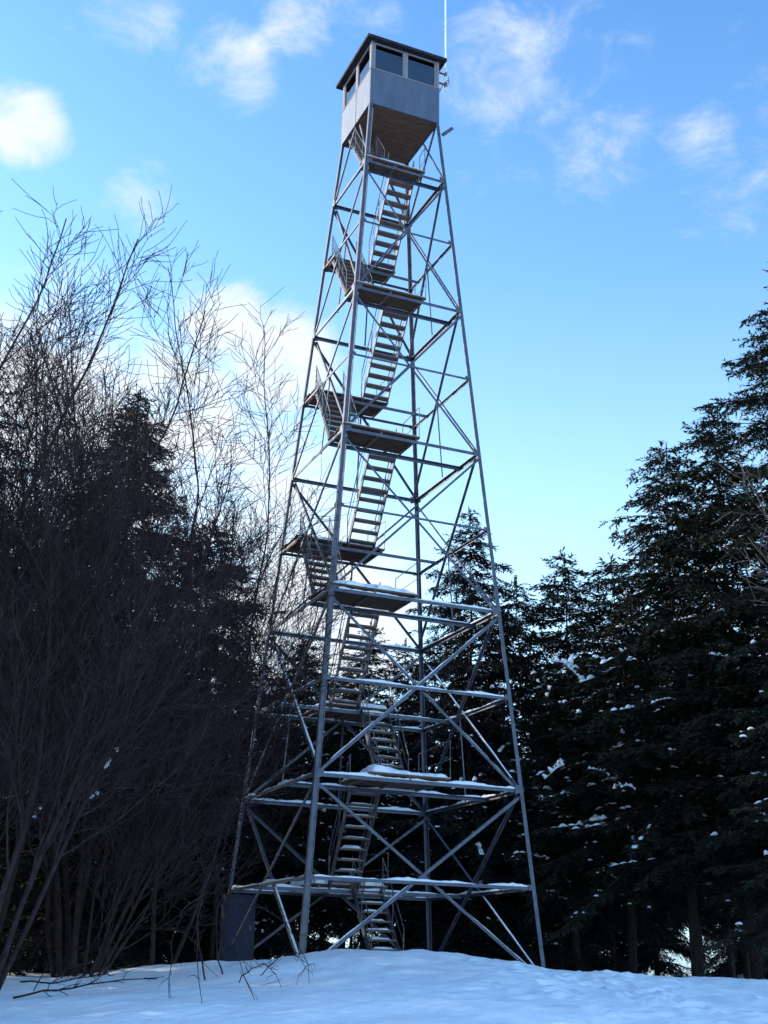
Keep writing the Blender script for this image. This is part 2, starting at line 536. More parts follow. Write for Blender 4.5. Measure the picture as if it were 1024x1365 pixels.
# cross braces: one big X per bay on every face
for ba, bb in (('G', 'M1'), ('M1', 'M2'), ('M2', 'M3'), ('M3', 'M4'), ('M4', 'M5')):
    z0 = LV[ba] + (.0 if ba == 'G' else -.03); z1 = LV[bb] - .08
    for i in range(4):
        inn = FACE_IN[i]
        for k in (0, 1):
            off = inn * (.030 if k == 0 else .115)
            p0 = corner(i + k, z0) + off; p1 = corner(i + 1 - k, z1) + off
            d = (p1 - p0).normalized()
            nrm = inn.cross(d).normalized()
            if nrm.z > 0: nrm = -nrm
            b = MB(); b.angle(p0 + d * .08, p1 - d * .08, nrm, inn, .066 if z0 < 7 else .054, .009)
            o = b.build('cross_brace', M_STEEL, tower)
            sd += 1
            if bb in ('M1', 'M2') and i in (0, 1, 3):
                lo, hi = (.06, .46) if bb == 'M1' else (.08, .9)
                snow_strip(p0 + d * ((p1 - p0).length * lo) + inn * .035 + Vector((0, 0, .003)), p0 + d * ((p1 - p0).length * hi) + inn * .035 + Vector((0, 0, .003)), .05, .022, sd, .15).build('snow', M_SNOW, o, True)
# half X under the cabin
for i in range(4):
    inn = FACE_IN[i]
    for k in (0, 1):
        off = inn * (.030 if k == 0 else .095)
        z0, z1 = LV['M5'] + .0, LV['C'] - .02
        p0 = corner(i + k, z0) + off
        mid = (corner(i, z1) + corner(i + 1, z1)) * .5 + off + (corner(i + k, z1) - corner(i + 1 - k, z1)).normalized() * .1
        d = (mid - p0).normalized(); nrm = inn.cross(d).normalized()
        if i == 0 or (i == 1 and k == 1): continue
        b = MB(); b.angle(p0 + d * .08, mid, nrm if nrm.z < 0 else -nrm, inn, .058, .008)
        b.build('cross_brace', M_STEEL, tower)
b = MB(); p0 = corner(2, LV['M5']) + Vector((-.03, -.05, 0)); p1 = corner(1, LV['C']) + Vector((-.03, .08, -.03))
b.angle(p0, p1, (0, 0, -1), (-1, 0, 0), .045, .008); b.build('cross_brace', M_STEEL, tower)
# hangers: thin rods from the crossings of the X down to the middle of the girt below
for up, dn in (('S2', 'M1'), ('S3', 'M2'), ('S4', 'M3'), ('S5', 'M4')):
    for i in (1, 2, 3):
        inn = FACE_IN[i]
        p0 = (corner(i, LV[up]) + corner(i + 1, LV[up])) * .5 + inn * .13
        p1 = (corner(i, LV[dn]) + corner(i + 1, LV[dn])) * .5 + inn * .13
        b = MB(); b.angle(p0, p1, inn, (inn.y, -inn.x, 0), .036, .007)
        b.build('hanger', M_STEEL, tower)

# inner beams that carry the landings' free edges
VB = .80
for l in ORDER[1:-1]:
    z = LV[l]; w = hw(z) - .03; s = -1 if l[0] == 'M' else 1
    if l == 'S1': s = 1
    b = MB(); b.angle((-w, s * VB, z - .008), (w, s * VB, z - .008), (0, 0, -1), (0, s, 0), .085, .010)
    o = b.build('landing_beam', M_STEEL, tower)
    sd += 1
    if l in SNOWY:
        snow_strip((-w + .1, s * (VB + .04), z - .006), (w - .1, s * (VB + .04), z - .006), .085, SNOWY[l] * .9, sd).build('snow', M_SNOW, o, True)

# landings: planks on joists
LAND = {'S1': (-1.20, .66, .15), 'M1': (-1.25, .68, .17), 'S2': (-1.1, .68, .12), 'M2': (None, .02, .13), 'S3': (None, .42, .11),
        'M3': (None, .15, .075), 'S4': (None, .44, .02), 'M4': (None, .46, .035), 'S5': (None, .58, 0), 'M5': (None, .56, .05)}
for l, (u0, u1, th) in LAND.items():
    z = LV[l]; w = hw(z); s = -1 if l[0] == 'M' else 1
    if u0 is None: u0 = -w + .02
    v_in, v_out = VB - .03, w + .03
    npl = max(3, round((v_out - v_in) / .19)); pw = (v_out - v_in) / npl
    land = None
    for u in ((u0 + u1) / 2, u0 + .12, u1 - .06):
        va, vb = sorted((s * (v_in + .02), s * (v_out - .05)))
        joist = MB(); joist.box((u - .025, va, z + .004), (u + .025, vb, z + .058))
        if land is None: land = joist.build('landing', M_RUST, tower)
        else: joist.build('joist', M_RUST, land)
    for k in range(npl):
        va, vb = sorted((s * (v_in + k * pw + .006), s * (v_in + (k + 1) * pw - .006)))
        rr = random.Random(k * 31 + int(z * 10))
        b = MB(); dz = rr.uniform(0, .006)
        b.box((u0 + rr.uniform(-.03, .02), va, z + .060 + dz), (u1 + rr.uniform(-.02, .03), vb, z + .100 + dz))
        b.build('plank', M_WOOD, land)
    if th > 0:
        va, vb = sorted((s * (v_in + .03), s * (v_out + .01)))
        snow_slab(u0 + .02, u1 - .01, va, vb, z + .104, th, z * 3.1, edge=max(.05, th * 1.1)).build('snow', M_SNOW, land, True)


# stair flights: two stringers, open wooden treads, pipe handrails
def flight(uc0, uc1, va, za, vb, zb, wid=.72, n=9, snow=0.0, netting=False, nm=0):
    up = Vector((uc1 - uc0, vb - va, zb - za)); run = up.copy(); d = run.normalized()
    a = Vector((uc0, va, za)); side = Vector((1, 0, 0))
    nrm = side.cross(d).normalized()
    if nrm.z < 0: nrm = -nrm
    st = MB()
    for sgn in (-1, 1):
        c = a + run * .5 + side * (sgn * wid / 2)
        st.obox(c, side * .016, nrm * .065, d * (run.length / 2))
    fl = st.build('stair_flight', M_STEEL, tower)
    hd = Vector((0, 1 if vb > va else -1, 0))
    rr = random.Random(nm)
    for k in range(n):
        t = (k + .6) / (n + .2)
        c = a + run * t
        b = MB(); b.obox(c + Vector((rr.uniform(-.004, .004), 0, .0)), side * (wid / 2 - .018), hd * .105, Vector((0, 0, .020)))
        tr = b.build('tread', M_TREAD, fl)
        if snow > 0:
            x0, x1 = c.x - wid / 2 + .04 + rr.uniform(0, .12), c.x + wid / 2 - .04 - rr.uniform(0, .12)
            snow_slab(x0, x1, c.y - .1, c.y + .1, c.z + .021, snow * rr.uniform(.6, 1.2), k + nm, edge=.06, st=.07).build('snow', M_SNOW, tr, True)
    rl = MB()
    for sgn in (-1, 1):
        o = side * (sgn * (wid / 2 + .03))
        h = Vector((0, 0, .78))
        rl.tube([a + o + h + run * .02, a + o + h + run * .98], .014, 5)
        rl.tube([a + o + h * .55 + run * .02, a + o + h * .55 + run * .98], .009, 4)
        for t in (.03, .5, .97):
            rl.tube([a + o + run * t, a + o + run * t + h], .013, 5)
    rl.build('handrail', M_RAIL, fl)
    if netting:
        nb = MB()
        for sgn in (-1, 1):
            o = side * (sgn * (wid / 2 + .035)); m_ = 17
            for k in range(m_):
                t0, t1 = k / m_, min(1, (k + 5) / m_)
                f = (t1 - t0) * m_ / 5
                nb.tube([a + o + run * t0, a + o + run * t1 + Vector((0, 0, .76 * f))], .0045, 3, False)
                nb.tube([a + o + run * t1, a + o + run * t0 + Vector((0, 0, .76 * f))], .0045, 3, False)
        tag(nb.build('wire_mesh', M_RAIL, fl), kind='stuff')
    return fl


TOPZ = .08
b = MB(); b.box((-.22, .70, LV['S1'] + .17), (.06, .74, LV['S1'] + .26)); b.box((-.21, .71, LV['S1'] - .06), (-.18, .73, LV['S1'] + .17)); b.box((.02, .71, LV['S1'] - .06), (.05, .73, LV['S1'] + .17))
tag(b.build('rail_bracket', M_REDRUST, tower), 'rust red bracket at the head of the lowest stair')
flight(-.06, .14, -.95, -.12, .80, LV['S1'] + .02, n=8, snow=.05, nm=1)
flight(-.46, -.62, .80, LV['S1'] + .02, -.80, LV['M1'] + .02, snow=.05, nm=2)
flight(.08, .24, -.80, LV['M1'] + .02, .80, LV['S2'] + .02, snow=.045, nm=3)
flight(-.58, -.74, .80, LV['S2'] + .02, -.80, LV['M2'] + .02, snow=.045, nm=4)
flight(-1.66, -1.54, -.80, LV['M2'] + .02, .80, LV['S3'] + .02, snow=.02, netting=True, nm=5)
flight(-.25, -.36, .80, LV['S3'] + .02, -.80, LV['M3'] + .02, snow=.014, nm=6)
flight(-1.42, -1.28, -.80, LV['M3'] + .02, .80, LV['S4'] + .02, netting=True, nm=7)
flight(.04, -.06, .80, LV['S4'] + .02, -.80, LV['M4'] + .02, nm=8)
flight(-1.12, -.98, -.80, LV['M4'] + .02, .80, LV['S5'] + .02, wid=.66, netting=True, nm=9)
flight(.16, .05, .80, LV['S5'] + .02, -.80, LV['M5'] + .02, nm=10)
flight(-.80, -.66, -.80, LV['M5'] + .02, .72, 22.56, wid=.6, netting=True, nm=11)

# guard rails round the free end of each landing
for l in ('S1', 'M1', 'S2', 'M2', 'S3', 'M3', 'S4', 'M4', 'S5', 'M5'):
    u0, u1, th = LAND[l]; z = LV[l] + .09; w = hw(LV[l]); s = -1 if l[0] == 'M' else 1
    b = MB()
    va, vb = s * (VB + .02), s * (w - .06)
    b.tube([(u1 + .03, va, z), (u1 + .03, va, z + .80), (u1 + .03, vb, z + .86), (u1 + .03, vb, z)], .012, 5)
    b.tube([(u1 + .03, va, z + .42), (u1 + .03, vb, z + .45)], .008, 4)
    b.build('guard_rail', M_RAIL, tower)

# ---- cabin on top
H = 1.067
ZF, ZS, ZE = 22.56, 23.70, 24.66
nfl = 11
cab_floor = MB()
for u in (-H + .05, -.35, .35, H - .05):
    cab_floor.box((u - .035, -H + .04, ZF - .002), (u + .035, H - .04, ZF + .07))
cf = cab_floor.build('cabin_floor', M_RUST, tower)
for k in range(nfl):
    v0 = -H + .035 + (2 * H - .07) * k / nfl; v1 = -H + .035 + (2 * H - .07) * (k + 1) / nfl
    rr = random.Random(k); dz = rr.uniform(-.008, .0)
    b = MB(); b.box((-H + .04, v0 + .005, ZF - .03 + dz), (H - .04, v1 - .005, ZF - .004))
    b.build('plank', M_WOOD, cf)
b = MB(); b.box((-H + .04, -H + .04, ZF + .075), (H - .04, H - .04, ZF + .10)); b.build('cabin_deck', M_CEIL, tower)
# corner posts
for sx, sy in SG:
    b = MB(); x, y = sx * (H - .035), sy * (H - .035)
    b.box((x - .04, y - .04, ZF + .10), (x + .04, y + .04, ZE + .02)); b.build('corner_post', M_FRAME, tower)


def face_pt(i, a, out, z):
    """point on cabin face i: a along it, out = distance proud of the wall line"""
    o = -FACE_IN[i]; t = Vector((-o.y, o.x, 0))
    return o * (H + out) + t * a + Vector((0, 0, z))


def face_box(b, i, a0, a1, o0, o1, z0, z1):
    p = face_pt(i, a0, o0, z0); q = face_pt(i, a1, o1, z1)
    b.box(tuple(min(x, y) for x, y in zip(p, q)), tuple(max(x, y) for x, y in zip(p, q)))


for i in range(4):
    wall = MB(); face_box(wall, i, -H + .01, H - .01, -.04, -.022, ZF + .10, ZS - .02)
    wl = wall.build('cabin_wall', M_CEIL, tower)
    for a0, a1 in ((-H - .006, -.006), (.006, H + .006)):
        b = MB(); face_box(b, i, a0, a1, -.020 if i % 2 else -.018, .012 if i % 2 else .016, ZF - .04, ZS)
        # folded seam along the panel's inner edge
        b.build('panel', M_PANEL, wl)
    b = MB(); face_box(b, i, -.03, .03, .013 if i % 2 else .017, .021 if i % 2 else .025, ZF - .035, ZS - .004); b.build('seam_strip', M_PANEL, wl)
    b = MB(); face_box(b, i, -H - .02, H + .02, -.07, .026 if i % 2 else .03, ZS + .003, ZS + .028); b.build('window_sill', M_FRAME, wl)
    for (a0, a1) in ((-H + .085, -.03), (.03, H - .085)):
        b = MB(); z0, z1 = ZS + .031, ZE - .0
        face_box(b, i, a0, a0 + .05, -.06, -.005, z0, z1); face_box(b, i, a1 - .05, a1, -.06, -.005, z0, z1)
        face_box(b, i, a0 + .052, a1 - .052, -.06, -.005, z0, z0 + .04); face_box(b, i, a0 + .052, a1 - .052, -.06, -.005, z1 - .05, z1)
        wn = b.build('window', M_FRAME, tower)
        b = MB(); face_box(b, i, a0 + .045, a1 - .045, -.036, -.030, z0 + .035, z1 - .045); b.build('pane', M_GLASS, wn)
    b = MB(); face_box(b, i, -.028, .028, -.055, .0, ZS + .03, ZE); b.build('mullion', M_FRAME, tower)
b = MB(); b.box((-H + .06, -H + .06, ZE + .0), (H - .06, H - .06, ZE + .025)); b.build('ceiling', M_CEIL, tower)
# low hipped roof
b = MB(); e = 1.23; za, zb = ZE + .03, ZE + .085
vs = [(-e, -e, za), (e, -e, za), (e, e, za), (-e, e, za), (-e, -e, zb), (e, -e, zb), (e, e, zb), (-e, e, zb), (0, 0, zb + .42)]
b.add(vs, [(3, 2, 1, 0), (0, 1, 5, 4), (1, 2, 6, 5), (2, 3, 7, 6), (3, 0, 4, 7), (4, 5, 8), (5, 6, 8), (6, 7, 8), (7, 4, 8)])
rf = b.build('roof', M_ROOF, tower)
for i in range(4):
    b = MB(); inn = FACE_IN[i]; t = Vector((-inn.y, inn.x, 0))
    b.obox(-inn * (e + .008) + Vector((0, 0, za + .01)), t * (e + (.015 if i % 2 else -.002)), inn * .008, Vector((0, 0, .045)))
    b.build('fascia', M_ROOF, rf)
# whip antenna on a bracket at the right hand corner
b = MB(); b.tube([(1.36, -.93, 23.85), (1.36, -.93, 25.0)], .022, 6); b.tube([(1.36, -.93, 25.0), (1.355, -.93, 27.0), (1.34, -.93, 29.6)], [.024, .022, .012], 6)
an = b.build('antenna', M_WHITE, tower)
b = MB(); b.box((1.09, -.95, 24.05), (1.37, -.91, 24.10)); b.box((1.09, -.95, 24.42), (1.37, -.91, 24.46))
b.box((1.325, -.97, 24.0), (1.395, -.89, 24.16)); b.box((1.33, -.965, 24.38), (1.39, -.895, 24.5))
b.tube([(1.28, -.93, 24.08), (1.16, -.93, 23.75)], .014, 5); b.tube([(1.46, -.93, 24.12), (1.46, -.93, 24.40)], .012, 5); b.tube([(1.36, -.93, 24.25), (1.47, -.93, 24.25)], .012, 5)
b.build('clamp', M_RUST, an)
# short stub arm on the right leg below the cabin
b = MB(); b.obox((1.30, -1.16, 22.25), Vector((.16, 0, .17)), Vector((0, .02, 0)), Vector((.035, 0, -.033))); b.build('bracket', M_STEEL, tower)
# flood of small drips aside, a conduit climbs the near leg
b = MB(); p0, p1 = corner(0, -.2) + Vector((.16, .13, 0)), corner(0, ZC0 - .05) + Vector((.16, .13, 0)); b.tube([p0, p1], .014, 5); b.build('conduit', M_RAIL, tower)

# tall metal cabinet standing at the foot of the left-hand leg
cab = empty('metal_cabinet', (0, 0, 0), TH)
lw = hw(.6)
tag(cab, 'narrow dark grey sheet metal cabinet standing against the left rear leg of the tower', 'cabinet')
cab.location = Matrix.Rotation(TH, 4, 'Z') @ Vector((-lw + .22, lw - .46, -.35))
b = MB(); b.box((-.33, -.22, 0), (.38, .22, 1.74)); b.build('cabinet_body', M_CABINET, cab)
b = MB(); b.box((-.29, -.238, .12), (.31, -.222, 1.69)); dr = b.build('door', M_CABINET, cab)
b = MB(); b.box((.24, -.262, .95), (.27, -.239, 1.09)); b.build('handle', M_RUST, dr)
b = MB(); b.box((-.35, -.25, 1.742), (.40, .24, 1.77)); b.build('cap', M_CABINET, cab)


# ---------------------------------------------------------------- conifers
BOUGHS = {}


def conifer(seed, Ht, Rmax, slope, base, needle, droop=.25, dens=1.0, gap=.0):
    """(trunk mesh, crown mesh): crown = thousands of small needle sprays on drooping boughs"""
    r = np.random.default_rng(seed)
    P = []; D = []; Lb = []
    z = base; az = r.uniform(0, 6.28)
    tr = MB()
    wob = [r.normal(0, .06, 2) for _ in range(9)]
    pts = [(wob[k][0] * (k > 0), wob[k][1] * (k > 0), Ht * k / 8 - (0.5 if k == 0 else 0)) for k in range(9)]
    tr.tube(pts, [max(.012, (.010 + .0085 * Ht) * (1 - k / 8.05)) for k in range(9)], 8)
    branches = []
    while z < Ht - .15:
        s = Ht - z
        nb = 5 if s > 1 else 4
        for _ in range(nb):
            if r.random() < gap: continue
            az += 2.4 + r.normal(0, .35)
            L = Rmax * (1 - math.exp(-(slope * s + .16) / Rmax)) * r.uniform(.62, 1.15)
            if r.random() < .08: L *= 1.22
            branches.append((z + r.uniform(-.2, .2) * min(1, s / 2), az, L, s))
        z += .17 + .11 * min(1, s / 6) + r.uniform(0, .08)
    for bz, az, L, s in branches:
        el = .55 * math.exp(-s / 2.5) - droop * .5 + r.normal(0, .16)
        dirh = np.array([math.cos(az), math.sin(az), 0]); lat = np.array([-math.sin(az), math.cos(az), 0])
        n = max(3, int(L / .45) + 2)
        t = np.linspace(0, 1, n)
        pz = bz + L * (math.tan(el) * t - droop * .65 * t ** 2.2 + .05 * np.sin(t * 5 + az))
        bend = r.normal(0, .10)
        pp = dirh[None] * (L * t)[:, None] + lat[None] * (bend * L * t ** 2)[:, None]; pp[:, 2] = pz
        BOUGHS.setdefault(seed, []).append(pp)
        tr.tube([tuple(q) for q in pp], [max(.005, (.010 + .008 * L) * (1 - .9 * x)) for x in t], 3, False)
        m = max(5, int(L / .047 * dens))
        tt = np.sort(r.uniform(.10, 1.0, m))
        for j, x in enumerate(tt):
            k = min(n - 2, int(x * (n - 1))); f = x * (n - 1) - k
            base_p = pp[k] * (1 - f) + pp[k + 1] * f
            fw = pp[k + 1] - pp[k]; fw = fw / np.linalg.norm(fw)
            sg = 1 if j % 2 else -1
            ang = sg * r.uniform(.45, 1.15) if x < .93 else r.normal(0, .3)
            lt = np.cross([0, 0, 1], fw); lt /= np.linalg.norm(lt) + 1e-9
            d = fw * math.cos(ang) + lt * math.sin(ang)
            d[2] += r.normal(-.20 - droop * .4, .34)
            d /= np.linalg.norm(d)
            ln = (.16 + .30 * L * (1 - x) ** .8 * .55 + .10 * r.random()) * r.uniform(.7, 1.25)
            P.append(base_p); D.append(d); Lb.append(min(ln, .75))
    # leader
    for k in range(10):
        P.append(np.array([0, 0, Ht - .1 * k * .6])); a = r.uniform(0, 6.28)
        D.append(np.array([math.cos(a) * .45, math.sin(a) * .45, .9])); Lb.append(.16)
    P = np.array(P); D = np.array(D); Lb = np.array(Lb)
    cnt = np.maximum(4, (Lb / .034).astype(int))
    idx = np.repeat(np.arange(len(P)), cnt)
    first = np.cumsum(cnt) - cnt
    q = (np.arange(len(idx)) - first[idx] + r.uniform(0, 1, len(idx))) / cnt[idx]
    c = P[idx] + D[idx] * (Lb[idx] * q)[:, None]
    c[:, 2] -= .12 * q * q * Lb[idx]
    up = np.array([0, 0, 1.0])
    lat = np.cross(D[idx], up); lat /= np.linalg.norm(lat, axis=1)[:, None] + 1e-9
    sg = np.where(r.random(len(idx)) < .5, -1, 1)[:, None]
    nd = D[idx] * r.uniform(.35, .95, (len(idx), 1)) + lat * sg * r.uniform(.3, .9, (len(idx), 1)) + r.normal(0, .26, (len(idx), 3))
    nd /= np.linalg.norm(nd, axis=1)[:, None]
    wd = np.cross(nd, up + r.normal(0, .5, (len(idx), 3))); wd /= np.linalg.norm(wd, axis=1)[:, None] + 1e-9
    ln = r.uniform(.07, .17, (len(idx), 1)); wv = r.uniform(.016, .034, (len(idx), 1))
    V = np.stack([c - wd * wv, c + wd * wv, c + nd * ln], 1).reshape(-1, 3)
    F = np.arange(len(V)).reshape(-1, 3)
    me = np_mesh('crown', V, F, needle)
    return tr.mesh('trunk', M_BARK, True), me


CON = {
    'a': conifer(11, 16.0, 4.2, .62, .9, M_NEEDLE2, .30),
    'b': conifer(12, 13.5, 3.6, .60, 2.9, M_NEEDLE, .22, gap=.04),
    'c': conifer(13, 15.0, 4.2, .72, 3.3, M_NEEDLE, .28, gap=.06),
    'd': conifer(14, 12.0, 3.6, .55, .8, M_NEEDLE2, .25),
    'e': conifer(15, 20.0, 5.6, .66, 1.8, M_NEEDLE, .26, gap=.05),
}
SEED = {'a': 11, 'b': 12, 'c': 13, 'd': 14, 'e': 15}
HT = {'a': 16.0, 'b': 13.5, 'c': 15.0, 'd': 12.0, 'e': 20.0}


VAR = {}


def plant_conifer(x, y, top, var, rz, label, group=None, name='conifer_tree', wide=1.0):
    g = gz(x, y)
    o = empty(name, (x, y, g))
    tag(o, label, 'tree', group)
    sc = (top - g) / HT[var]
    tm, cm = CON[var]
    for nm, me in (('trunk', tm), ('crown', cm)):
        p = link(bpy.data.objects.new(nm, me), o)
        p.rotation_euler = (0, 0, rz); p.scale = (sc * wide, sc * wide, sc)
    VAR[o.name] = var
    return o


TREES = {}
for key, x, y, top, var, rz, wide, label in [
    ('C1', 12.2, 2.0, 20.3, 'e', .3, 1.12, 'tallest dark conifer, cut by the right edge of the photo, rising above its neighbours'),
    ('C2', 9.9, 4.0, 15.8, 'c', 1.2, 1.15, 'conifer on the right with its shoulder against the tallest conifer'),
    ('C3', 8.6, 5.2, 15.2, 'c', 2.9, 1.12, 'broad conifer on the right whose ragged top stands just left of the tallest two'),
    ('C4', 5.84, 8, 12.6, 'b', .4, 1.15, 'pointed conifer right of the tower with the first clear tip beside the open sky'),
    ('C5', 7.2, 7, 12.1, 'b', 4.4, 1.25, 'round topped conifer between the pointed one and the broad one on the right'),
    ('C6', 4.5, 10, 12.3, 'd', .2, 1.2, 'conifer whose tip shows just right of the tower right leg'),
    ('C7', 2.95, 9, 14.3, 'a', .8, 1.0, 'slender topped conifer seen through the right side of the tower lattice'),
    ('C8', -2.7, 12, 10.6, 'd', 1.9, 1.1, 'low conifer behind the left side of the tower lattice'),
    ('C9', -7.85, 6, 16.9, 'a', 2.2, 1.2, 'pointed conifer standing tallest behind the bare trees on the left'),
    ('C10', -12.1, 2.0, 17.0, 'a', 3.6, 1.0, 'dark conifer cut by the left edge of the photo'),
    ('C11', -5.4, 8, 13.4, 'd', 4.2, 1.35, 'conifer between the tall left one and the tower with a steep right outline'),
    ('C12', -10.6, 9, 13.4, 'd', 5.2, 1.0, 'conifer filling the gap between the left edge conifer and the tall pointed one'),
    ('C13', -0.3, 12, 11.1, 'b', 3.0, 1.1, 'low conifer seen behind the stairs in the middle of the tower'),
    ('C14', 10.6, -1.0, 9.8, 'c', 2.4, 1.2, 'shorter conifer standing in front of the tallest one at the right edge'),
]:
    TREES[key] = plant_conifer(x, y, top, var, rz, label, 'conifers at the edge of the clearing', wide=wide)

rr = random.Random(5)
BACK = []
for y, x0, x1, st, tops in ((13.5, -14, 15, 2.2, (9.4, 11.2)), (18.5, -16, 18, 2.9, (9.5, 12.0)), (25, -20, 22, 3.6, (10.5, 13.5)), (33, -22, 27, 3.4, (8.0, 12.5))):
    x = x0
    while x < x1:
        BACK.append((x + rr.uniform(-.6, .6), y + rr.uniform(-1.3, 1.3), rr.uniform(*tops) + (2 if abs(x) > 8 else 0), rr.choice('abcd') if x < 2.5 else rr.choice('bc' if y < 20 else 'bdad'), rr.uniform(0, 6.28)))
        x += st
for x, y, top, var, rz in BACK:
    plant_conifer(x, y, top, var, rz, 'dark conifer standing in the rows of the wood behind the tower', 'conifers of the wood behind')
# the wood goes on round the left side of the clearing and shades it
for i, (x, y, top) in enumerate([(-14.5, -12.5, 14.5), (-13.6, -7.5, 15), (-15.5, -3.5, 16), (-14.2, 0.5, 15.5), (-17.5, 3, 17), (-18, -9, 16), (-13.8, -16.5, 13)]):
    plant_conifer(x, y, top, 'dacda'[i % 5], i * 1.3, 'dark conifer in the wood along the left side of the clearing', 'conifers along the left side')


# ---------------------------------------------------------------- bare broadleaf trees
def bare_tree(seed, Ht, stems, lean=(0, 0), spread=.5, low=.18, n1=11, twig=.0068, r0=.10):
    rg = random.Random(seed)
    trunk = MB(); crown = MB()

    def grow(p, d, L, rad, lev, b):
        n = max(3, int(L / (.45 if lev == 0 else .28 if lev == 1 else .2)))
        pts = [p.copy()]; dirs = [d.copy()]
        for k in range(n):
            j = (.055, .095, .12, .13)[lev]
            d = (d + Vector((rg.gauss(0, j), rg.gauss(0, j), rg.gauss(0, j * .7))) + Vector((0, 0, (.035, .055, .05, .04)[lev]))).normalized()
            p = p + d * (L / n); pts.append(p.copy()); dirs.append(d.copy())
        end = max(twig * .8, rad * (.18 if lev == 0 else .3))
        rads = [rad + (end - rad) * (k / n) ** .85 for k in range(n + 1)]
        b.tube(pts, rads, 7 if lev == 0 else 4 if lev == 1 else 3, lev == 0)
        if lev == 3: return
        cnt = (n1, max(3, int(L * 4.2)), max(2, int(L * 5.2)))[lev]
        for c in range(cnt):
            t = (low + (1 - low) * ((c + rg.random()) / cnt)) if lev == 0 else (.15 + .85 * (c + rg.random()) / cnt)
            k = min(n - 1, int(t * n)); q = pts[k] + (pts[k + 1] - pts[k]) * (t * n - k)
            dd = dirs[k]
            ax = Vector((rg.gauss(0, 1), rg.gauss(0, 1), rg.gauss(0, .35)))
            ax = (ax - dd * ax.dot(dd)).normalized()
            an = rg.uniform(.38, .9) * (1 if lev else .85)
            nd = (dd * math.cos(an) + ax * math.sin(an)).normalized()
            if lev == 0: LL = L * (1.02 - t) * spread * rg.uniform(.6, 1.1) + .5
            elif lev == 1: LL = min(1.9, L * (1.05 - t) * .55 * rg.uniform(.6, 1.15) + .25)
            else: LL = rg.uniform(.3, .85)
            rc = max(twig, rads[k] * (.5 if lev == 0 else .55))
            if lev == 2: rc = twig
            grow(q, nd, LL, rc, lev + 1, crown)
    for s in range(stems):
        a = 6.28 * s / stems + rg.uniform(-.5, .5)
        tl = rg.uniform(.08, .42)
        d = Vector((math.cos(a) * tl + lean[0], math.sin(a) * tl + lean[1], 1)).normalized()
        grow(Vector((math.cos(a) * .12 * (stems > 1), math.sin(a) * .12 * (stems > 1), -.3)), d, Ht * rg.uniform(.85, 1.05), r0 * rg.uniform(.75, 1.1), 0, trunk)
    return trunk, crown


BARE = {}
for k, args in {
    'p': dict(seed=21, Ht=14, stems=5, lean=(.14, .05), spread=.50, low=.14, n1=20, r0=.065),
    'q': dict(seed=22, Ht=16, stems=3, lean=(.07, 0), spread=.42, low=.16, n1=22, r0=.065),
    'r': dict(seed=23, Ht=15, stems=2, lean=(.10, -.03), spread=.44, low=.14, n1=22, r0=.06),
    's': dict(seed=24, Ht=9, stems=5, lean=(.30, 0), spread=.55, low=.06, n1=15, r0=.038),
    't': dict(seed=25, Ht=12, stems=2, lean=(-.06, .02), spread=.42, low=.14, n1=14, r0=.05),
}.items():
    t, c = bare_tree(**args)
    BARE[k] = (t.mesh('trunk', M_TWIG2 if k == 't' else M_TWIG, True), c.mesh('crown', M_TWIG2 if k == 't' else M_TWIG, False))


def plant_bare(x, y, var, rz, sc, label):
    o = empty('bare_tree', (x, y, gz(x, y)))
    tag(o, label, 'tree', 'bare winter trees beside the tower')
    for nm, me in zip(('trunk', 'crown'), BARE[var]):
        p = link(bpy.data.objects.new(nm, me), o)
        p.rotation_euler = (0, 0, rz); p.scale = (sc, sc, sc)
    return o


BT = []
for a in [
    (-5.75, -10.4, 'p', .5, .80, 'nearest bare tree, its dark stems rising from the snow at the bottom left corner'),
    (-7.4, -5.2, 'p', 4.3, 1.12, 'bare tree left of the tower with the highest twigs against the blue sky'),
    (-5.9, -3.0, 'r', -.3, 1.05, 'bare tree in the middle of the left group, halfway between frame edge and tower'),
    (-9.0, -6.6, 'r', .9, .98, 'bare tree cut by the left edge behind the nearest stems'),
    (-6.6, -1.6, 'p', 2.2, 1.08, 'bare tree straight in front of the tall pointed conifer on the left'),
    (-4.4, -2.6, 'r', .15, .98, 'slender bare tree beside the tower whose twigs spread over the landings on its left'),
    (-4.1, 3.6, 'q', .3, .85, 'bare tree standing behind the left leg of the tower'),
    (-5.2, -5.6, 's', .4, .85, 'low many stemmed bare tree arching towards the left leg of the tower'),
    (13.7, -2.6, 't', 2.8, 1.15, 'bare tree at the right edge in front of the tallest conifer'),
]:
    BT.append(plant_bare(*a))


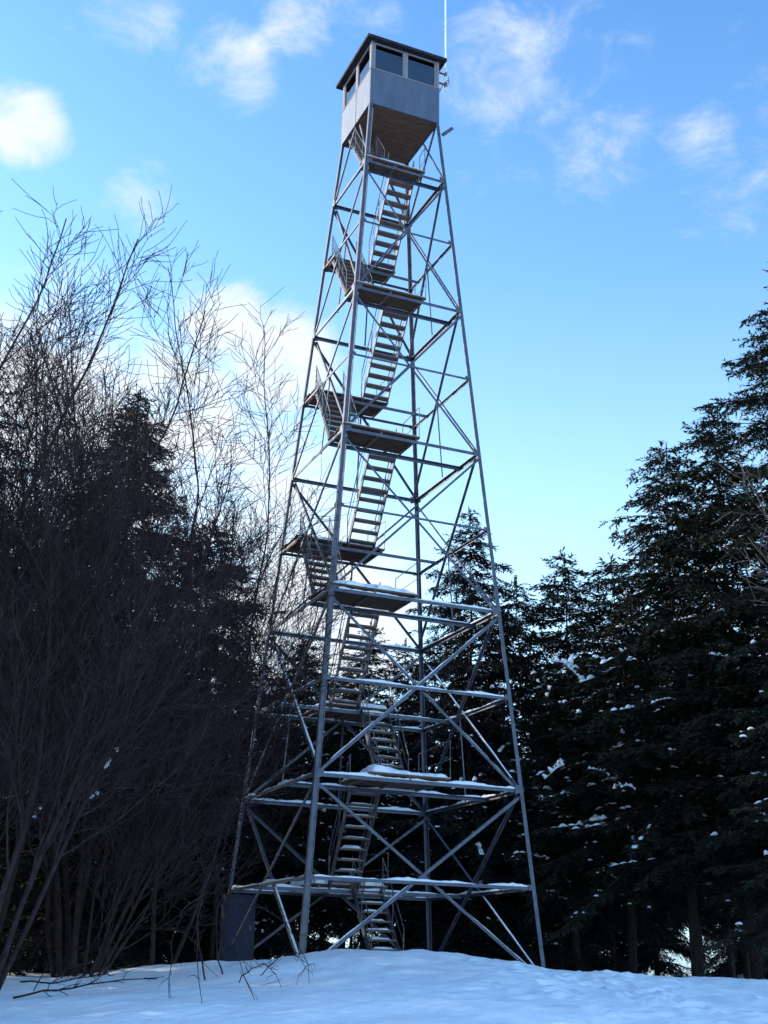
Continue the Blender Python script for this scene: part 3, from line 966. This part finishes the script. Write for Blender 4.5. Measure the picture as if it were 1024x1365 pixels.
# drooping shrubs whose tips lie on the snow in front
def shrub(name, loc, paths, label, seed):
    o = empty(name, loc)
    tag(o, label, 'shrub')
    rg = random.Random(seed)
    for base, tip, arch, rad in paths:
        b = MB()
        base = Vector(base); tip = Vector(tip); n = 9
        lat = Vector((rg.uniform(-.2, .2), rg.uniform(-.2, .2), 0))
        pts = [base.lerp(tip, k / n) + Vector((0, 0, arch * math.sin(math.pi * k / n))) + lat * math.sin(math.pi * k / n) + Vector((rg.gauss(0, .02), rg.gauss(0, .02), rg.gauss(0, .015))) for k in range(n + 1)]
        b.tube(pts, [rad * (1 - .65 * k / n) for k in range(n + 1)], 5)
        for k in range(2, n):
            for _ in range(2):
                d = (pts[k + 1] - pts[k]).normalized()
                ax = Vector((rg.gauss(0, 1), rg.gauss(0, 1), rg.gauss(0.4, .6))).normalized()
                L = rg.uniform(.12, .42)
                q1 = pts[k] + (d * .6 + ax * .55).normalized() * L * .5
                q2 = q1 + (d * .7 + ax * .35 + Vector((rg.gauss(0, .2), rg.gauss(0, .2), rg.gauss(0, .2)))).normalized() * L * .5
                b.tube([pts[k], q1, q2], [rad * .45, rad * .38, rad * .22], 3, False)
        b.build('stem', M_TWIG, o, True)
    return o


def gp(x, y, up=0.0, o=(0, 0, 0)): return (x - o[0], y - o[1], gz(x, y) + up - o[2])


o1 = (-5.1, -10.6, gz(-5.1, -10.6))
shrub('fallen_branch', o1, [(gp(-5.1, -10.9, .05, o1), gp(-3.1, -10.5, .22, o1), .02, .018), (gp(-5.1, -10.6, .25, o1), gp(-3.5, -10.4, .42, o1), -.12, .014),
                            (gp(-4.9, -10.6, .1, o1), gp(-4.0, -10.3, .10, o1), .40, .009), (gp(-4.7, -10.7, .1, o1), gp(-3.9, -10.7, .5, o1), .15, .008)],
      'low bare branch lying across the snow at the foot of the nearest trunk', 3)
o2 = (-2.5, -8.9, gz(-2.5, -8.9))
shrub('shrub', o2, [(gp(-2.7, -8.6, 1.7, o2), gp(-2.15, -13.0, .05, o2), .25, .013), (gp(-2.4, -8.6, 1.5, o2), gp(-1.55, -12.8, .05, o2), .25, .013),
                    (gp(-2.2, -8.4, 1.1, o2), gp(-.85, -11.4, .08, o2), .3, .012), (gp(-2.7, -8.5, -.1, o2), gp(-2.7, -8.7, 1.8, o2), 0, .016),
                    (gp(-2.4, -8.4, -.1, o2), gp(-2.4, -8.7, 1.6, o2), 0, .014), (gp(-2.8, -8.7, 1.3, o2), gp(-2.7, -12.0, .05, o2), .25, .012),
                    (gp(-1.9, -9.0, -.05, o2), gp(-.9, -10.6, .12, o2), .35, .010), (gp(-2.1, -9.4, -.05, o2), gp(-1.2, -11.9, .06, o2), .30, .010)],
      'thin bare shrub drooping over the snow in front of the metal cabinet', 4)


# ---------------------------------------------------------------- snow caught on boughs
def snow_on(tree, a, b_, wid, hgt, seed, bough=True, bow=.0):
    """a bough of the tree (a -> b_, world points) with snow lying on it"""
    off = Vector(tree.location)
    a = Vector(a) - off; b_ = Vector(b_) - off
    n = 6; rg = random.Random(seed)
    pts = [a.lerp(b_, k / n) + Vector((0, 0, bow * math.sin(math.pi * k / n) + rg.gauss(0, .012))) for k in range(n + 1)]
    m = MB(); m.tube(pts, .018, 5)
    for p_ in pts:
        for _ in range(3):
            q = p_ + Vector((rg.gauss(0, .25), rg.gauss(0, .2), rg.gauss(-.05, .12))); m.tube([p_, (p_ + q) / 2 + Vector((0, 0, .04)), q], [.009, .007, .004], 3, False)
    lim = m.build('bough', M_BARK, tree)
    for k in range(n):
        if rg.random() < .22: continue
        snow_strip(pts[k] + Vector((0, 0, .012)), pts[k + 1] + Vector((0, 0, .012)), wid * rg.uniform(.6, 1.3), hgt * rg.uniform(.5, 1.3), seed * 7 + k).build('snow', M_SNOW, lim, True)


for k, a, b_, wd, hg in ((0, (-4.62, -8.6, 2.86), (-4.40, -8.6, 3.22), .15, .12), (0, (-5.62, -9.0, 1.98), (-5.5, -9.0, 2.16), .13, .11),
                         (5, (-3.95, -4.0, 5.92), (-3.8, -4.0, 6.02), .10, .09), (7, (-4.95, -8.0, 2.42), (-4.8, -8.0, 2.56), .08, .07)):
    snow_on(BT[k], a, b_, wd, hg, 500 + k * 3)
SNOWB = [
    ('C4', (4.94, 4.5, 8.1), (5.99, 4.5, 7.72), .26, .20), ('C4', (5.2, 4.4, 8.0), (5.7, 4.4, 7.5), .24, .18), ('C4', (4.61, 4.6, 4.79), (5.16, 4.6, 5.21), .18, .16),
    ('C5', (6.56, 3.6, 8.04), (6.98, 3.6, 8.22), .16, .14), ('C3', (8.29, 2.0, 7.76), (9.47, 2.0, 7.60), .12, .09),
    ('C5', (5.61, 3.4, 4.91), (6.17, 3.4, 4.75), .14, .11), ('C5', (6.47, 3.4, 4.45), (6.83, 3.4, 4.4), .15, .12),
    ('C3', (6.95, 1.4, 6.29), (7.57, 1.4, 6.42), .09, .06), ('C3', (9.97, 2.0, 10.12), (10.45, 2.0, 10.0), .10, .08),
    ('C6', (5.14, 6.5, 7.83), (4.97, 6.5, 7.27), .12, .10)]
for i, (k, a, b_, wd, hg) in enumerate(SNOWB):
    snow_on(TREES[k], a, b_, wd, hg, 300 + i, bow=.06)


def dusting(tree, n, seed, zlo, zhi, big=.07):
    """small pads of snow left on the outer sprays of a conifer's crown"""
    r = np.random.default_rng(seed)
    crown = [c for c in tree.children if c.name.startswith('crown')][0]
    co = np.empty(len(crown.data.vertices) * 3, np.float32); crown.data.vertices.foreach_get('co', co); co = co.reshape(-1, 3)
    co = co * np.array(crown.scale); rz = crown.rotation_euler.z
    c, s_ = math.cos(rz), math.sin(rz)
    co = np.stack([co[:, 0] * c - co[:, 1] * s_, co[:, 0] * s_ + co[:, 1] * c, co[:, 2]], -1)
    rad = np.hypot(co[:, 0], co[:, 1])
    ok = co[(co[:, 2] > zlo) & (co[:, 2] < zhi) & (rad > 1.1)]
    b = MB()
    for k in range(n):
        p = ok[r.integers(len(ok))]
        for _ in range(r.integers(1, 4)):
            q = Vector(p) + Vector((r.normal(0, .10), r.normal(0, .10), r.normal(0, .02)))
            w = big * r.uniform(.35, 1.1); az = r.uniform(0, 6.28); m = 6
            vs = [q + Vector((0, 0, w * .75))]; ph = r.uniform(.6, 1.5, (2, m))
            for ring, (rr_, hh) in enumerate(((.72, .45), (1.0, -.1))):
                for j in range(m):
                    a = az + 6.28 * j / m
                    vs.append(q + Vector((math.cos(a) * w * rr_ * ph[ring][j] * 1.15, math.sin(a) * w * rr_ * ph[ring][j], w * hh)))
            fs = [(0, 1 + j, 1 + (j + 1) % m) for j in range(m)] + [(1 + j, 1 + m + j, 1 + m + (j + 1) % m, 1 + (j + 1) % m) for j in range(m)]
            fs.append(tuple(1 + m + j for j in range(m))[::-1])
            b.add(vs, fs)
    # and ridges of snow along the boughs that face the clearing
    cam_dir = (Vector((0, -25, 0)) - Vector(tree.location)); cam_dir.z = 0; cam_dir.normalize()
    todo = []
    for pp in BOUGHS[SEED[VAR[tree.name]]]:
        q = pp * np.array(crown.scale)
        q = np.stack([q[:, 0] * c - q[:, 1] * s_, q[:, 0] * s_ + q[:, 1] * c, q[:, 2]], -1)
        dd = Vector(q[-1] - q[0]); dd.z = 0
        if dd.length > 1.2 and dd.normalized().dot(cam_dir) > -.1 and zlo + .8 < q[-1][2] < zhi: todo.append(q)
    r.shuffle(todo)
    for q in todo[:max(5, n // 8)]:
        m = len(q)
        for j in range(m // 2 - 1, m - 1):
            for t0, t1 in ((0, .5), (.5, 1)):
                if r.random() < .42: continue
                sl_ = q[j + 1] - q[j]
                if abs(sl_[2]) > .55 * math.hypot(sl_[0], sl_[1]): continue
                a = Vector(q[j] + (q[j + 1] - q[j]) * t0); e = Vector(q[j] + (q[j + 1] - q[j]) * t1)
                sb = snow_strip(a + Vector((0, 0, .02)), e + Vector((r.normal(0, .03), r.normal(0, .03), .02)), r.uniform(.06, .15), r.uniform(.04, .10), int(r.integers(1e6)))
                b.add(sb.v, sb.f)
    tag(b.build('snow', M_SNOW, tree, True), kind='stuff')


for i, (k, n, zlo, zhi) in enumerate((('C3', 150, 1.5, 11), ('C4', 130, 1.5, 9), ('C5', 150, 1.5, 9), ('C6', 50, 1, 9), ('C14', 60, 1, 8), ('C2', 70, 2, 13), ('C1', 60, 4, 16),
                                      ('C7', 60, 1, 9), ('C13', 90, 1, 9), ('C8', 60, 1, 8), ('C11', 50, 1, 9), ('C9', 40, 2, 10))):
    dusting(TREES[k], n, 40 + i, zlo, zhi)
